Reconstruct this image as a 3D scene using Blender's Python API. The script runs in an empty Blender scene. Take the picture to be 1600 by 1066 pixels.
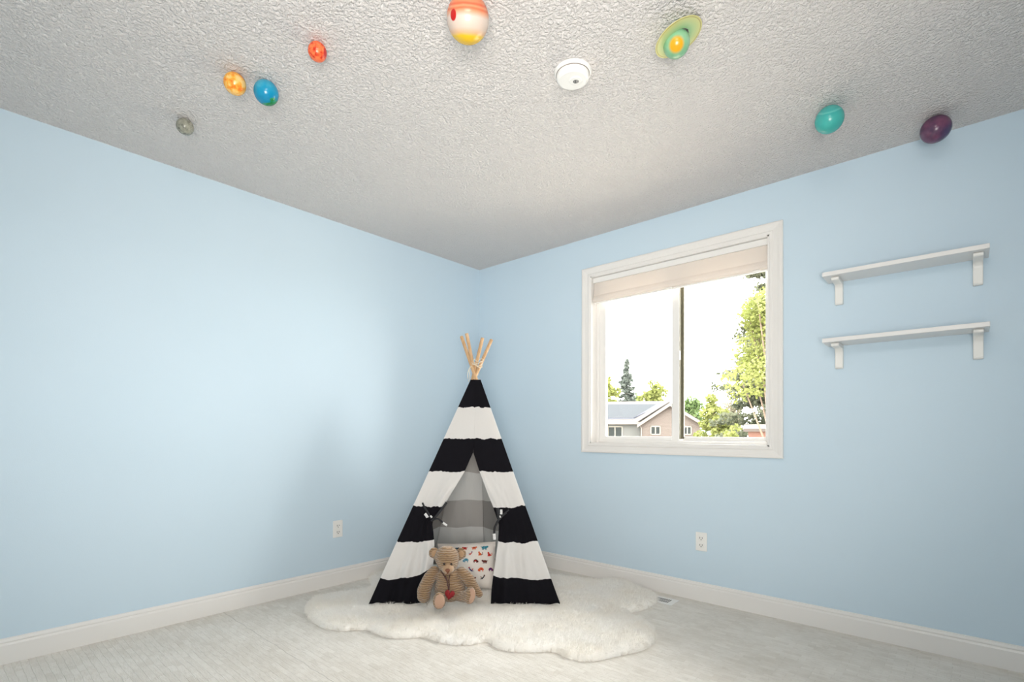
import bpy, bmesh, math, random
import numpy as np
from mathutils import Vector, Matrix, noise

C = bpy.context.scene.collection
PI = math.pi
R = math.radians

# ------------------------------------------------------------------ camera
F_PX, YAW, PITCH, ROLL, CY_PX = 798.639, 0.727083, 0.0092545, 0.0041283, 669.698
CAM = Vector((3.16498, -3.12167, 1.02229))
FW = Vector((-math.sin(YAW)*math.cos(PITCH), math.cos(YAW)*math.cos(PITCH), math.sin(PITCH)))
rt = Vector((math.cos(YAW), math.sin(YAW), 0)); up = rt.cross(FW)
RT = rt*math.cos(ROLL) + up*math.sin(ROLL)
UP = -rt*math.sin(ROLL) + up*math.cos(ROLL)
cd = bpy.data.cameras.new('camera'); cam = bpy.data.objects.new('camera', cd); C.objects.link(cam)
cd.sensor_width = 36; cd.lens = F_PX/1600*36; cd.shift_y = (CY_PX-533)/1600
cd.clip_start = 0.05; cd.clip_end = 400
m = Matrix.Identity(4)
for i in range(3):
    m[i][0] = RT[i]; m[i][1] = UP[i]; m[i][2] = -FW[i]; m[i][3] = CAM[i]
cam.matrix_world = m
bpy.context.scene.camera = cam

# ------------------------------------------------------------------ world, lights, exposure
w = bpy.data.worlds.new('world'); bpy.context.scene.world = w; w.use_nodes = True
bg = w.node_tree.nodes['Background']; bg.inputs[0].default_value = (1.0, 0.965, 0.93, 1); bg.inputs[1].default_value = 18.0

def light(name, kind, loc, target, power, color, size=None, size_y=None):
    l = bpy.data.lights.new(name, kind); l.energy = power; l.color = color
    o = bpy.data.objects.new(name, l); C.objects.link(o); o.location = loc
    o.rotation_euler = (Vector(target)-Vector(loc)).to_track_quat('-Z', 'Y').to_euler()
    if kind == 'AREA':
        l.shape = 'RECTANGLE'; l.size = size; l.size_y = size_y or size
    return o
port = light('window_portal', 'AREA', (1.735, 0.17, 1.55), (1.735, -1, 1.55), 1, (1,1,1), 1.25, 1.25)
port.data.cycles.is_portal = True
sun = light('sun', 'SUN', (10, -10, 20), (0, 20, 0), 1.6, (1.0, 0.93, 0.80)); sun.data.angle = R(1)
light('ceiling_lamp_light', 'AREA', (3.1, -3.1, 2.38), (2.2, -2.2, 0.2), 30, (1.0, 0.93, 0.85), 0.8, 0.8)
fl = light('bounced_flash', 'AREA', (3.45, -3.45, 1.0), (0.9, -0.85, 2.2), 29, (1.0, 0.94, 0.87), 0.9, 0.9); fl.data.spread = R(100)

vs = bpy.context.scene.view_settings
vs.view_transform = 'Standard'; vs.look = 'None'; vs.gamma = 1; vs.use_curve_mapping = False; vs.exposure = 0.0

# ------------------------------------------------------------------ helpers
def ray(x, y):
    return FW + RT*((x-800)/F_PX) + UP*((CY_PX-y)/F_PX)
def at(x, y, d):                       # the point d metres ahead of the lens seen at a measured spot
    return CAM + ray(x, y)*d
def on(x, y, axis, val):               # where that line of sight meets a wall / floor / ceiling
    a = ray(x, y); return CAM + a*((val-CAM[axis])/a[axis])

def tag(o, label=None, cat=None, group=None, kind=None):
    if label: o['label'] = label
    if cat: o['category'] = cat
    if group: o['group'] = group
    if kind: o['kind'] = kind
    return o
def empty(name, loc, rz=0):
    o = bpy.data.objects.new(name, None); C.objects.link(o); o.location = loc; o.rotation_euler.z = rz
    o.empty_display_size = 0.05
    return o
def link(name, me, mats, parent=None, loc=(0,0,0), rot=(0,0,0), smooth=False):
    o = bpy.data.objects.new(name, me); C.objects.link(o); o.parent = parent; o.location = loc; o.rotation_euler = rot
    if not isinstance(mats, (list, tuple)): mats = [mats]
    for mm in mats:
        if mm: me.materials.append(mm)
    if smooth:
        me.polygons.foreach_set('use_smooth', [True]*len(me.polygons))
    return o
def obj(name, bm, mats, parent=None, loc=(0,0,0), rot=(0,0,0), smooth=False, bevel=0):
    me = bpy.data.meshes.new(name); bmesh.ops.recalc_face_normals(bm, faces=bm.faces)
    bm.to_mesh(me); bm.free()
    o = link(name, me, mats, parent, loc, rot, smooth)
    if bevel:
        b = o.modifiers.new('bevel', 'BEVEL'); b.width = bevel; b.segments = 2; b.limit_method = 'ANGLE'
    return o
def box(bm, x0, x1, y0, y1, z0, z1, mi=0, M=None):
    vs_ = [Vector((x, y, z)) for z in (z0, z1) for y in (y0, y1) for x in (x0, x1)]
    if M: vs_ = [M @ v for v in vs_]
    v = [bm.verts.new(p) for p in vs_]
    for q in ((0,2,3,1),(4,5,7,6),(0,1,5,4),(2,6,7,3),(0,4,6,2),(1,3,7,5)):
        f = bm.faces.new([v[i] for i in q]); f.material_index = mi
def cyl(bm, a, b, r0, r1=None, n=16, mi=0, caps=True):
    a, b = Vector(a), Vector(b); r1 = r0 if r1 is None else r1
    q = (b-a).to_track_quat('Z', 'Y')
    ra = [bm.verts.new(a + q @ Vector((r0*math.cos(2*PI*k/n), r0*math.sin(2*PI*k/n), 0))) for k in range(n)]
    rb = [bm.verts.new(b + q @ Vector((r1*math.cos(2*PI*k/n), r1*math.sin(2*PI*k/n), 0))) for k in range(n)]
    for k in range(n):
        f = bm.faces.new((ra[k], ra[(k+1)%n], rb[(k+1)%n], rb[k])); f.material_index = mi
    if caps:
        for rr in (ra[::-1], rb):
            f = bm.faces.new(rr); f.material_index = mi
def lathe(bm, prof, n=48, mi=0):       # prof: (r, z) list about Z, closed at r=0 ends
    rows = []
    for r_, z_ in prof:
        if r_ < 1e-6: rows.append([bm.verts.new((0, 0, z_))])
        else: rows.append([bm.verts.new((r_*math.cos(2*PI*k/n), r_*math.sin(2*PI*k/n), z_)) for k in range(n)])
    for A, B in zip(rows, rows[1:]):
        for k in range(n):
            if len(A) == 1 and len(B) == 1: continue
            if len(A) == 1: f = bm.faces.new((A[0], B[(k+1)%n], B[k]))
            elif len(B) == 1: f = bm.faces.new((A[k], A[(k+1)%n], B[0]))
            else: f = bm.faces.new((A[k], A[(k+1)%n], B[(k+1)%n], B[k]))
            f.material_index = mi
def tube(bm, pts, r, n=8, flat=1.0, mi=0):
    pts = [Vector(p) for p in pts]; rings = []
    for i, p in enumerate(pts):
        t = (pts[min(i+1, len(pts)-1)] - pts[max(i-1, 0)]).normalized()
        a = t.cross(FW).normalized(); b = t.cross(a).normalized()
        rr = r[i] if isinstance(r, (list, tuple)) else r
        rings.append([bm.verts.new(p + a*rr*math.cos(2*PI*k/n) + b*rr*flat*math.sin(2*PI*k/n)) for k in range(n)])
    for A, B in zip(rings, rings[1:]):
        for k in range(n):
            f = bm.faces.new((A[k], A[(k+1)%n], B[(k+1)%n], B[k])); f.material_index = mi
    for rr in (rings[0][::-1], rings[-1]):
        f = bm.faces.new(rr); f.material_index = mi
def smooth_path(pts, n=6):             # Catmull-Rom
    P = [Vector(p) for p in pts]; P = [P[0]*2-P[1]] + P + [P[-1]*2-P[-2]]; out = []
    for i in range(1, len(P)-2):
        for k in range(n):
            t = k/n; a, b, c_, d = P[i-1], P[i], P[i+1], P[i+2]
            out.append(0.5*((2*b) + (c_-a)*t + (2*a-5*b+4*c_-d)*t*t + (-a+3*b-3*c_+d)*t**3))
    out.append(P[-2]); return out
def ellipsoid(bm, c, r, rot=None, seg=20):
    q = rot or Matrix.Identity(3)
    M = Matrix.Translation(c) @ q.to_4x4() @ Matrix.Diagonal((r[0], r[1], r[2], 1))
    bmesh.ops.create_uvsphere(bm, u_segments=seg, v_segments=seg//2+2, radius=1, matrix=M)
def blob(name, shapes, mat, parent, voxel=0.005, smooth_it=4, fuzz=0.0):
    """ellipsoids fused into one continuous skin"""
    bm = bmesh.new()
    for s in shapes: ellipsoid(bm, *s)
    me = bpy.data.meshes.new(name); bm.to_mesh(me); bm.free()
    o = bpy.data.objects.new(name, me); C.objects.link(o)
    r_ = o.modifiers.new('r', 'REMESH'); r_.mode = 'VOXEL'; r_.voxel_size = voxel
    s_ = o.modifiers.new('s', 'SMOOTH'); s_.iterations = smooth_it; s_.factor = 0.5
    dg = bpy.context.evaluated_depsgraph_get()
    me2 = bpy.data.meshes.new_from_object(o.evaluated_get(dg))
    bpy.data.objects.remove(o); me2.name = name; me2.materials.clear()
    if fuzz:
        for v in me2.vertices:
            v.co += v.normal*(noise.noise(v.co*90)*fuzz + noise.noise(v.co*35)*fuzz)
    return link(name, me2, mat, parent, smooth=True)

# ------------------------------------------------------------------ materials
def mat(name, color=(0.8,0.8,0.8), rough=0.6, metal=0, spec=0.5, sheen=0):
    m_ = bpy.data.materials.new(name); m_.use_nodes = True
    b = m_.node_tree.nodes['Principled BSDF']
    b.inputs['Base Color'].default_value = (*color, 1); b.inputs['Roughness'].default_value = rough
    b.inputs['Metallic'].default_value = metal; b.inputs['Specular IOR Level'].default_value = spec
    if sheen: b.inputs['Sheen Weight'].default_value = sheen
    return m_
class N:
    def __init__(s, m_): s.t = m_.node_tree; s.b = s.t.nodes.get('Principled BSDF'); s.out = s.t.nodes['Material Output']
    def n(s, ty, **kw):
        x = s.t.nodes.new(ty)
        for k, v in kw.items():
            if k.startswith('i_'):
                k2 = k[2:].replace('_', ' '); x.inputs[k2].default_value = v
            else: setattr(x, k, v)
        return x
    def l(s, a, b): s.t.links.new(a, b)
    def coords(s, kind='Object', scale=(1,1,1), rot=(0,0,0)):
        c = s.n('ShaderNodeTexCoord'); mp = s.n('ShaderNodeMapping'); s.l(c.outputs[kind], mp.inputs[0])
        mp.inputs['Scale'].default_value = scale; mp.inputs['Rotation'].default_value = rot
        return mp.outputs[0]
    def noise(s, vec, scale, detail=3, rough=0.5):
        x = s.n('ShaderNodeTexNoise'); x.inputs['Scale'].default_value = scale; x.inputs['Detail'].default_value = detail
        x.inputs['Roughness'].default_value = rough; s.l(vec, x.inputs['Vector']); return x
    def ramp(s, fac, stops, interp='LINEAR'):
        x = s.n('ShaderNodeValToRGB'); cr = x.color_ramp; cr.interpolation = interp
        while len(cr.elements) < len(stops): cr.elements.new(0.5)
        for e, (p_, c) in zip(cr.elements, stops): e.position = p_; e.color = (*c, 1) if len(c) == 3 else c
        s.l(fac, x.inputs[0]); return x.outputs[0]
    def bump(s, h, strength, dist):
        x = s.n('ShaderNodeBump'); x.inputs['Strength'].default_value = strength; x.inputs['Distance'].default_value = dist
        s.l(h, x.inputs['Height']); s.l(x.outputs[0], s.b.inputs['Normal'])
    def mix(s, fac, a, b):
        x = s.n('ShaderNodeMix', data_type='RGBA')
        for sock, v in ((x.inputs[0], fac), (x.inputs[6], a), (x.inputs[7], b)):
            if hasattr(v, 'is_output') : s.l(v, sock)
            elif isinstance(v, (int, float)): sock.default_value = v
            else: sock.default_value = (*v, 1)
        return x.outputs[2]
    def math(s, op, a, b=0.0, c=0.0):
        x = s.n('ShaderNodeMath', operation=op)
        for sock, v in zip(x.inputs, (a, b, c)):
            if hasattr(v, 'is_output'): s.l(v, sock)
            else: sock.default_value = v
        return x.outputs[0]

def m_wall():
    m_ = mat('wall_paint', (0.61, 0.745, 0.85), 0.5, spec=0.3); n = N(m_); v = n.coords()
    n.bump(n.noise(v, 220, 2).outputs[0], 0.12, 0.002)
    n.l(n.ramp(n.noise(v, 1.3, 2).outputs[0], [(0.3, (0.60,0.74,0.845)), (0.7, (0.615,0.75,0.855))]), n.b.inputs['Base Color'])
    return m_
def m_ceiling():
    m_ = mat('popcorn_ceiling', (0.90, 0.865, 0.85), 0.95, spec=0.1); n = N(m_); v = n.coords()
    a = n.noise(v, 88, 3, 0.58).outputs[0]
    h = n.ramp(a, [(0.38, (0,0,0)), (0.67, (1,1,1))])
    b = n.noise(v, 30, 2).outputs[0]
    n.bump(n.math('ADD', h, n.math('MULTIPLY', b, 0.4)), 0.95, 0.0092)
    return m_
def m_carpet():
    m_ = mat('carpet', (0.660, 0.627, 0.567), 1.0, spec=0.05, sheen=0.2); n = N(m_); v0 = n.coords()
    dn = n.noise(v0, 9, 3, 0.6); dm = n.n('ShaderNodeVectorMath', operation='SCALE'); n.l(dn.outputs[1], dm.inputs[0]); dm.inputs['Scale'].default_value = 0.016
    da = n.n('ShaderNodeVectorMath', operation='ADD'); n.l(v0, da.inputs[0]); n.l(dm.outputs[0], da.inputs[1]); v = da.outputs[0]
    br = n.n('ShaderNodeTexBrick'); n.l(v, br.inputs['Vector'])
    br.inputs['Scale'].default_value = 1; br.inputs['Brick Width'].default_value = 0.075; br.inputs['Row Height'].default_value = 0.026
    br.inputs['Mortar Size'].default_value = 0.0018; br.inputs['Mortar Smooth'].default_value = 1.0
    br.offset = 0.37; br.offset_frequency = 2
    br.inputs['Color1'].default_value = (0.900, 0.862, 0.799, 1); br.inputs['Color2'].default_value = (0.700, 0.652, 0.576, 1)
    br.inputs['Mortar'].default_value = (0.700, 0.647, 0.567, 1)
    sc = n.n('ShaderNodeVectorMath', operation='MULTIPLY'); n.l(v, sc.inputs[0]); sc.inputs[1].default_value = (14, 60, 1)
    st = n.noise(sc.outputs[0], 1.6, 4, 0.65).outputs[0]
    wob = n.ramp(n.noise(v, 11, 3).outputs[0], [(0.38, (0,0,0)), (0.62, (1,1,1))])
    c1 = n.ramp(st, [(0.33, (0.660, 0.613, 0.539)), (0.50, (0.830, 0.789, 0.723)), (0.7, (0.900, 0.867, 0.808))])
    c = n.mix(wob, br.outputs[0], c1)
    big = n.ramp(n.noise(v, 3.5, 4, 0.6).outputs[0], [(0.35, (0.720, 0.676, 0.605)), (0.60, (0.890, 0.853, 0.794))])
    c = n.mix(0.38, c, big)
    # the seam where two widths of carpet meet
    sx = n.n('ShaderNodeSeparateXYZ'); n.l(v, sx.inputs[0])
    wy = n.math('ADD', sx.outputs[1], n.math('MULTIPLY', n.noise(v, 9, 3).outputs[0], 0.03))
    d = n.math('ABSOLUTE', n.math('SUBTRACT', wy, SEAM_Y+0.01))
    line = n.math('LESS_THAN', d, 0.0022)
    c = n.mix(n.math('MULTIPLY', line, 0.30), c, (0.38, 0.36, 0.32))
    n.l(c, n.b.inputs['Base Color'])
    fine = n.noise(v, 260, 2, 0.7).outputs[0]
    h = n.math('ADD', n.math('MULTIPLY', br.outputs[1], -0.5), n.math('ADD', fine, n.math('MULTIPLY', st, 1.2)))
    n.bump(h, 0.7, 0.005)
    return m_
SEAM_Y = on(455, 1020, 2, 0).y
WALL = m_wall(); CEIL = m_ceiling(); CARPET = m_carpet()
TRIM = mat('white_trim', (0.84, 0.82, 0.795), 0.35)
VINYL = mat('window_vinyl', (0.86, 0.85, 0.83), 0.35)
WHITE = mat('white_paint', (0.86, 0.85, 0.82), 0.4)
PLATE = mat('outlet_plastic', (0.88, 0.875, 0.85), 0.3)
DARK = mat('dark_slot', (0.02, 0.02, 0.02), 0.6)
OLIVE = mat('interlock_strip', (0.16, 0.15, 0.10), 0.5)
def m_glass():
    m_ = bpy.data.materials.new('window_glass'); m_.use_nodes = True; t = m_.node_tree
    for x in list(t.nodes): t.nodes.remove(x)
    o = t.nodes.new('ShaderNodeOutputMaterial'); mx = t.nodes.new('ShaderNodeMixShader'); tr = t.nodes.new('ShaderNodeBsdfTransparent')
    gl = t.nodes.new('ShaderNodeBsdfGlossy'); gl.inputs['Roughness'].default_value = 0.02
    fr = t.nodes.new('ShaderNodeFresnel'); fr.inputs[0].default_value = 1.2
    tr.inputs[0].default_value = (0.96, 0.97, 0.96, 1)
    t.links.new(fr.outputs[0], mx.inputs[0]); t.links.new(tr.outputs[0], mx.inputs[1]); t.links.new(gl.outputs[0], mx.inputs[2]); t.links.new(mx.outputs[0], o.inputs[0])
    return m_
GLASS = m_glass()

# ------------------------------------------------------------------ the room
H, XE, YE, T = 2.44, 4.25, -4.15, 0.16
OX0, OX1, OZ0, OZ1 = 1.146, 2.334, 0.952, 2.150     # window opening in the wall
def struct(name, bm, m_, parent=None, **kw):
    o = obj(name, bm, m_, parent, **kw)
    if parent is None: o['kind'] = 'structure'
    return o
bm = bmesh.new(); box(bm, -T, XE+T, YE-T, T, -0.12, 0); struct('floor', bm, CARPET)
bm = bmesh.new(); box(bm, -T, XE+T, YE-T, T, H, H+0.12); struct('ceiling', bm, CEIL)
bm = bmesh.new(); box(bm, -T, 0, YE, 0, 0, H); struct('wall_left', bm, WALL)
bm = bmesh.new()
box(bm, -T, OX0, 0, T, 0, H); box(bm, OX1, XE+T, 0, T, 0, H); box(bm, OX0, OX1, 0, T, 0, OZ0); box(bm, OX0, OX1, 0, T, OZ1, H)
struct('wall_right', bm, WALL)
bm = bmesh.new(); box(bm, XE, XE+T, YE, 0, 0, H); struct('wall_back', bm, WALL)
bm = bmesh.new(); box(bm, -T, XE+T, YE-T, YE, 0, H); struct('wall_front', bm, WALL)

def baseboard(name, a, b, inward):
    a, b, n_ = Vector(a), Vector(b), Vector(inward)
    prof = [(0, 0), (0.015, 0), (0.015, 0.082), (0.0125, 0.087), (0.0115, 0.0885), (0.0095, 0.0905), (0.0100, 0.093), (0.0115, 0.0955), (0.0105, 0.100), (0.0075, 0.105), (0.006, 0.1105), (0, 0.1115)]
    bm = bmesh.new(); A = [bm.verts.new(a + n_*p_ + Vector((0,0,z))) for p_, z in prof]; B = [bm.verts.new(b + n_*p_ + Vector((0,0,z))) for p_, z in prof]
    for i in range(len(prof)):
        j = (i+1) % len(prof); bm.faces.new((A[i], A[j], B[j], B[i]))
    bm.faces.new(A[::-1]); bm.faces.new(B)
    return struct(name, bm, TRIM)
baseboard('baseboard_left', (0, YE, 0), (0, 0, 0), (1, 0, 0))
baseboard('baseboard_right', (0, 0, 0), (XE, 0, 0), (0, -1, 0))
baseboard('baseboard_back', (XE, YE, 0), (XE, 0, 0), (-1, 0, 0))
baseboard('baseboard_front', (0, YE, 0), (XE, YE, 0), (0, 1, 0))

# ------------------------------------------------------------------ the window
win = empty('window_1', (1.74, 0, 0.9)); win['kind'] = 'structure'
def wpart(name, bm, m_, par=None, bevel=0.0):
    par = par or win
    o = obj(name, bm, m_, par, bevel=bevel)
    o.location = -Vector((1.74, 0, 0.9)) if par is win else (0,0,0)
    return o
# casing: mitred profile swept round the opening
bm = bmesh.new()
prof = [(0.0, 0.0), (0.0, -0.013), (0.006, -0.016), (0.016, -0.016), (0.022, -0.012), (0.044, -0.0145), (0.056, -0.019), (0.066, -0.019), (0.0715, -0.016), (0.0715, 0.0)]
loop = [(OX0, OZ0, -1, -1), (OX1, OZ0, 1, -1), (OX1, OZ1, 1, 1), (OX0, OZ1, -1, 1)]
rings = [[bm.verts.new((x+sx*p_, y, z+sz*p_*0.9)) for p_, y in prof] for x, z, sx, sz in loop]
for i in range(4):
    A, B = rings[i], rings[(i+1)%4]
    for k in range(len(prof)-1): bm.faces.new((A[k], A[k+1], B[k+1], B[k]))
wpart('casing', bm, TRIM)
bm = bmesh.new(); jt = 0.008
box(bm, OX0-0.001, OX0+jt, -0.012, T, OZ0, OZ1); box(bm, OX1-jt, OX1+0.001, -0.012, T, OZ0, OZ1)
box(bm, OX0, OX1, -0.012, T, OZ0-0.001, OZ0+jt); box(bm, OX0, OX1, -0.012, T, OZ1-jt, OZ1+0.001)
wpart('jamb', bm, TRIM)
def ringbox(bm, x0, x1, z0, z1, w_, y0, y1, wb=None):
    wb = wb or w_
    box(bm, x0, x0+w_, y0, y1, z0, z1); box(bm, x1-w_, x1, y0, y1, z0, z1)
    box(bm, x0+w_, x1-w_, y0, y1, z0, z0+wb); box(bm, x0+w_, x1-w_, y0, y1, z1-wb, z1)
bm = bmesh.new(); a0, a1, b0, b1 = OX0+jt, OX1-jt, OZ0+jt, OZ1-jt
ringbox(bm, a0, a1, b0, b1, 0.022, 0.062, 0.15, 0.018)
wpart('window_frame', bm, VINYL, bevel=0.002)
s1 = obj('sash', (lambda b: (ringbox(b, a0+0.022, 1.774, b0+0.018, b1-0.018, 0.050, 0.068, 0.098, 0.026), b)[1])(bmesh.new()), VINYL, win, loc=-Vector((1.74,0,0.9)), bevel=0.002)
bm = bmesh.new(); box(bm, a0+0.07, 1.726, 0.082, 0.085, b0+0.04, b1-0.04); obj('pane', bm, GLASS, s1)
s2 = obj('sash', (lambda b: (ringbox(b, 1.760, a1-0.022, b0+0.018, b1-0.018, 0.022, 0.112, 0.138, 0.026), b)[1])(bmesh.new()), VINYL, win, loc=-Vector((1.74,0,0.9)), bevel=0.002)
bm = bmesh.new(); box(bm, 1.780, a1-0.04, 0.122, 0.125, b0+0.04, b1-0.04); obj('pane', bm, GLASS, s2)
bm = bmesh.new(); box(bm, 1.774, 1.7755, 0.072, 0.112, b0+0.03, b1-0.03); box(bm, 1.760, 1.790, 0.106, 0.1125, b0+0.03, b1-0.03)
obj('interlock', bm, OLIVE, s2)
bm = bmesh.new(); box(bm, 1.770, 1.784, 0.055, 0.069, 1.50, 1.56); obj('latch', bm, VINYL, s1, bevel=0.003)

# shade
def m_shade():
    m_ = mat('shade_fabric', (0.80, 0.75, 0.70), 0.9, spec=0.1); n = N(m_); v = n.coords(scale=(1,1,1))
    n.bump(n.noise(v, 500, 2).outputs[0], 0.2, 0.001)
    tl = n.n('ShaderNodeBsdfTranslucent'); tl.inputs[0].default_value = (0.85, 0.76, 0.68, 1)
    mx = n.n('ShaderNodeMixShader'); mx.inputs[0].default_value = 0.18
    n.l(n.b.outputs[0], mx.inputs[1]); n.l(tl.outputs[0], mx.inputs[2]); n.l(mx.outputs[0], n.out.inputs[0]); return m_
SHADE = m_shade()
sh = empty('roman_shade', (1.74, 0.03, 2.14)); tag(sh, 'folded cream fabric shade pulled up inside the top of the white window', 'window shade')
def sweepx(name, prof, x0, x1, m_, par, base, nseg=24, wob=0.0):
    bm = bmesh.new(); rows = []
    for i in range(nseg+1):
        x = x0+(x1-x0)*i/nseg
        rows.append([bm.verts.new((x-base[0], y+wob*noise.noise(Vector((x*5, z*9, 0)))-base[1], z-base[2])) for y, z in prof])
    for A, B in zip(rows, rows[1:]):
        for k in range(len(prof)):
            bm.faces.new((A[k], A[(k+1)%len(prof)], B[(k+1)%len(prof)], B[k]))
    bm.faces.new(rows[0][::-1]); bm.faces.new(rows[-1])
    return obj(name, bm, m_, par)
sb = (1.74, 0.03, 2.14); sx0, sx1 = a0+0.002, a1-0.002
h_ = sweepx('headrail', [(0.010, 2.105), (0.010, 2.140), (0.055, 2.140), (0.055, 2.105)], sx0, sx1, VINYL, sh, sb)
sweepx('fabric', [(0.024, 2.108), (0.020, 2.07), (0.016, 2.04), (0.013, 2.015), (0.004, 2.000), (0.0, 1.985), (0.004, 1.971), (0.016, 1.966), (0.03, 1.968), (0.036, 1.99), (0.040, 2.03), (0.042, 2.108)], sx0+0.002, sx1-0.002, SHADE, sh, sb, wob=0.003)
sweepx('bottom_rail', [(0.020, 1.958), (0.020, 1.9665), (0.034, 1.9665), (0.034, 1.958)], sx0+0.006, sx1-0.006, VINYL, sh, sb)
bm = bmesh.new()
for px in (1.73, 2.26):
    bm = bmesh.new(); box(bm, px-0.02-sb[0], px+0.02-sb[0], 0.004-sb[1], 0.018-sb[1], 1.962-sb[2], 1.968-sb[2]); obj('lift_tab', bm, VINYL, sh, bevel=0.002)

# ------------------------------------------------------------------ wall shelves
def shelf(zb, label, wood):
    x0, x1, dpt, th = 2.622, 3.241, 0.165, 0.021
    t = empty('wall_shelf', (0.5*(x0+x1), 0, zb)); tag(t, label, 'shelf', 'white wall shelves')
    ox = 0.5*(x0+x1)
    bm = bmesh.new(); box(bm, x0-ox, x1-ox, -dpt, -0.0005, 0, th); obj('shelf_board', bm, wood, t, bevel=0.002)
    for bx in (2.672, 3.205):
        # L bracket: wall leg, curved throat, arm
        pr = [(0, 0), (-0.128, 0), (-0.134, -0.004), (-0.134, -0.013), (-0.128, -0.018)]
        pr += [(-0.128+0.075+0.0*k, -0.018) for k in range(1)]
        for k in range(9):
            a = PI/2*k/8; pr.append((-0.053+0.028*math.sin(a), -0.046+0.028*math.cos(a)))
        pr += [(-0.025, -0.110), (-0.022, -0.117), (-0.015, -0.120), (0, -0.120)]
        bm = bmesh.new(); A = [bm.verts.new((bx-0.0175-ox, y, z)) for y, z in pr]; B = [bm.verts.new((bx+0.0175-ox, y, z)) for y, z in pr]
        for i in range(len(pr)):
            j = (i+1) % len(pr); bm.faces.new((A[i], A[j], B[j], B[i]))
        bm.faces.new(A[::-1]); bm.faces.new(B)
        obj('bracket', bm, WHITE, t, bevel=0.003)
SHELFM = mat('shelf_paint', (0.80, 0.79, 0.78), 0.35)
shelf(1.817, 'upper of the two empty white wall shelves on curved brackets', SHELFM)
shelf(1.484, 'lower of the two empty white wall shelves on curved brackets', SHELFM)

# ------------------------------------------------------------------ outlets, floor vent
def outlet(loc, rz, label):
    t = empty('wall_outlet', loc, rz); tag(t, label, 'outlet', 'duplex wall outlets')
    bm = bmesh.new(); box(bm, -0.035, 0.035, -0.006, 0, -0.057, 0.057); p = obj('cover_plate', bm, PLATE, t, bevel=0.003)
    for s in (-1, 1):
        bm = bmesh.new(); box(bm, -0.017, 0.017, -0.0085, -0.004, s*0.0215-0.014, s*0.0215+0.014); rcp = obj('receptacle', bm, PLATE, t, bevel=0.003)
        bm = bmesh.new(); zc = s*0.0215
        box(bm, -0.0085, -0.0055, -0.0092, -0.006, zc-0.003, zc+0.007); box(bm, 0.0055, 0.0085, -0.0092, -0.006, zc-0.002, zc+0.0065)
        cyl(bm, (0, -0.0092, zc-0.0085), (0, -0.006, zc-0.0085), 0.003, n=10); obj('slot', bm, DARK, rcp)
    bm = bmesh.new(); cyl(bm, (0, -0.0075, 0), (0, -0.005, 0), 0.0032, n=12); obj('screw', bm, WHITE, t)
outlet((1.948, 0, 0.362), 0, 'white duplex outlet on the blue wall under the window')
outlet((0, -1.326, 0.374), R(90), 'white duplex outlet on the blue wall left of the striped tent')
METALW = mat('vent_enamel', (0.88, 0.87, 0.84), 0.35)
vt = empty('floor_vent', (1.70, -0.155, 0)); tag(vt, 'white metal floor register with dark slots beside the fur rug', 'floor vent')
bm = bmesh.new(); box(bm, -0.15, 0.15, -0.06, 0.06, 0.0, 0.0035)
obj('vent_frame', bm, METALW, vt, bevel=0.0015)
bm = bmesh.new()
for r_ in range(2):
    for k in range(20):
        x = -0.119+k*0.0119; y = -0.034 + r_*0.036
        box(bm, x, x+0.0062, y, y+0.030, 0.0032, 0.0040)
obj('vent_slots', bm, DARK, vt)

# ------------------------------------------------------------------ smoke detector
sm = empty('smoke_detector', (2.0163, -1.4809, H)); tag(sm, 'round white smoke detector on the textured ceiling', 'smoke detector')
bm = bmesh.new(); lathe(bm, [(0, 0), (0.072, 0), (0.073, -0.004), (0.070, -0.012), (0.066, -0.013), (0, -0.013)]); obj('mounting_base', bm, PLATE, sm, smooth=False)
bm = bmesh.new(); lathe(bm, [(0, -0.011), (0.060, -0.011), (0.0635, -0.015), (0.0635, -0.026), (0.060, -0.033), (0.052, -0.037), (0, -0.0385)]); obj('housing', bm, PLATE, sm)
bm = bmesh.new(); lathe(bm, [(0.0595, -0.0125), (0.0655, -0.0125), (0.0655, -0.0150), (0.0595, -0.0150)]); obj('gap_ring', bm, mat('gap_grey', (0.25,0.22,0.2), 0.7), sm)
tw = (Vector((CAM.x, CAM.y, 0))-Vector((2.0163, -1.4809, 0))).normalized(); sd = Vector((-tw.y, tw.x, 0))
bm = bmesh.new(); c0 = tw*0.002 - sd*-0.012
lathe(bm, [(0, 0.003), (0.026, 0.003), (0.026, -0.001), (0.022, -0.0032), (0, -0.0036)]); o = obj('test_button', bm, PLATE, sm, loc=c0+Vector((0,0,-0.0375)))
bm = bmesh.new()
for i in range(-2, 3):
    for j in range(-2, 3):
        if abs(i)+abs(j) < 4:
            p_ = c0+sd*(i*0.0042)+tw*(j*0.0042); cyl(bm, (p_.x, p_.y, -0.0405), (p_.x, p_.y, -0.0422), 0.0016, n=8)
obj('grille', bm, DARK, sm)

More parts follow.
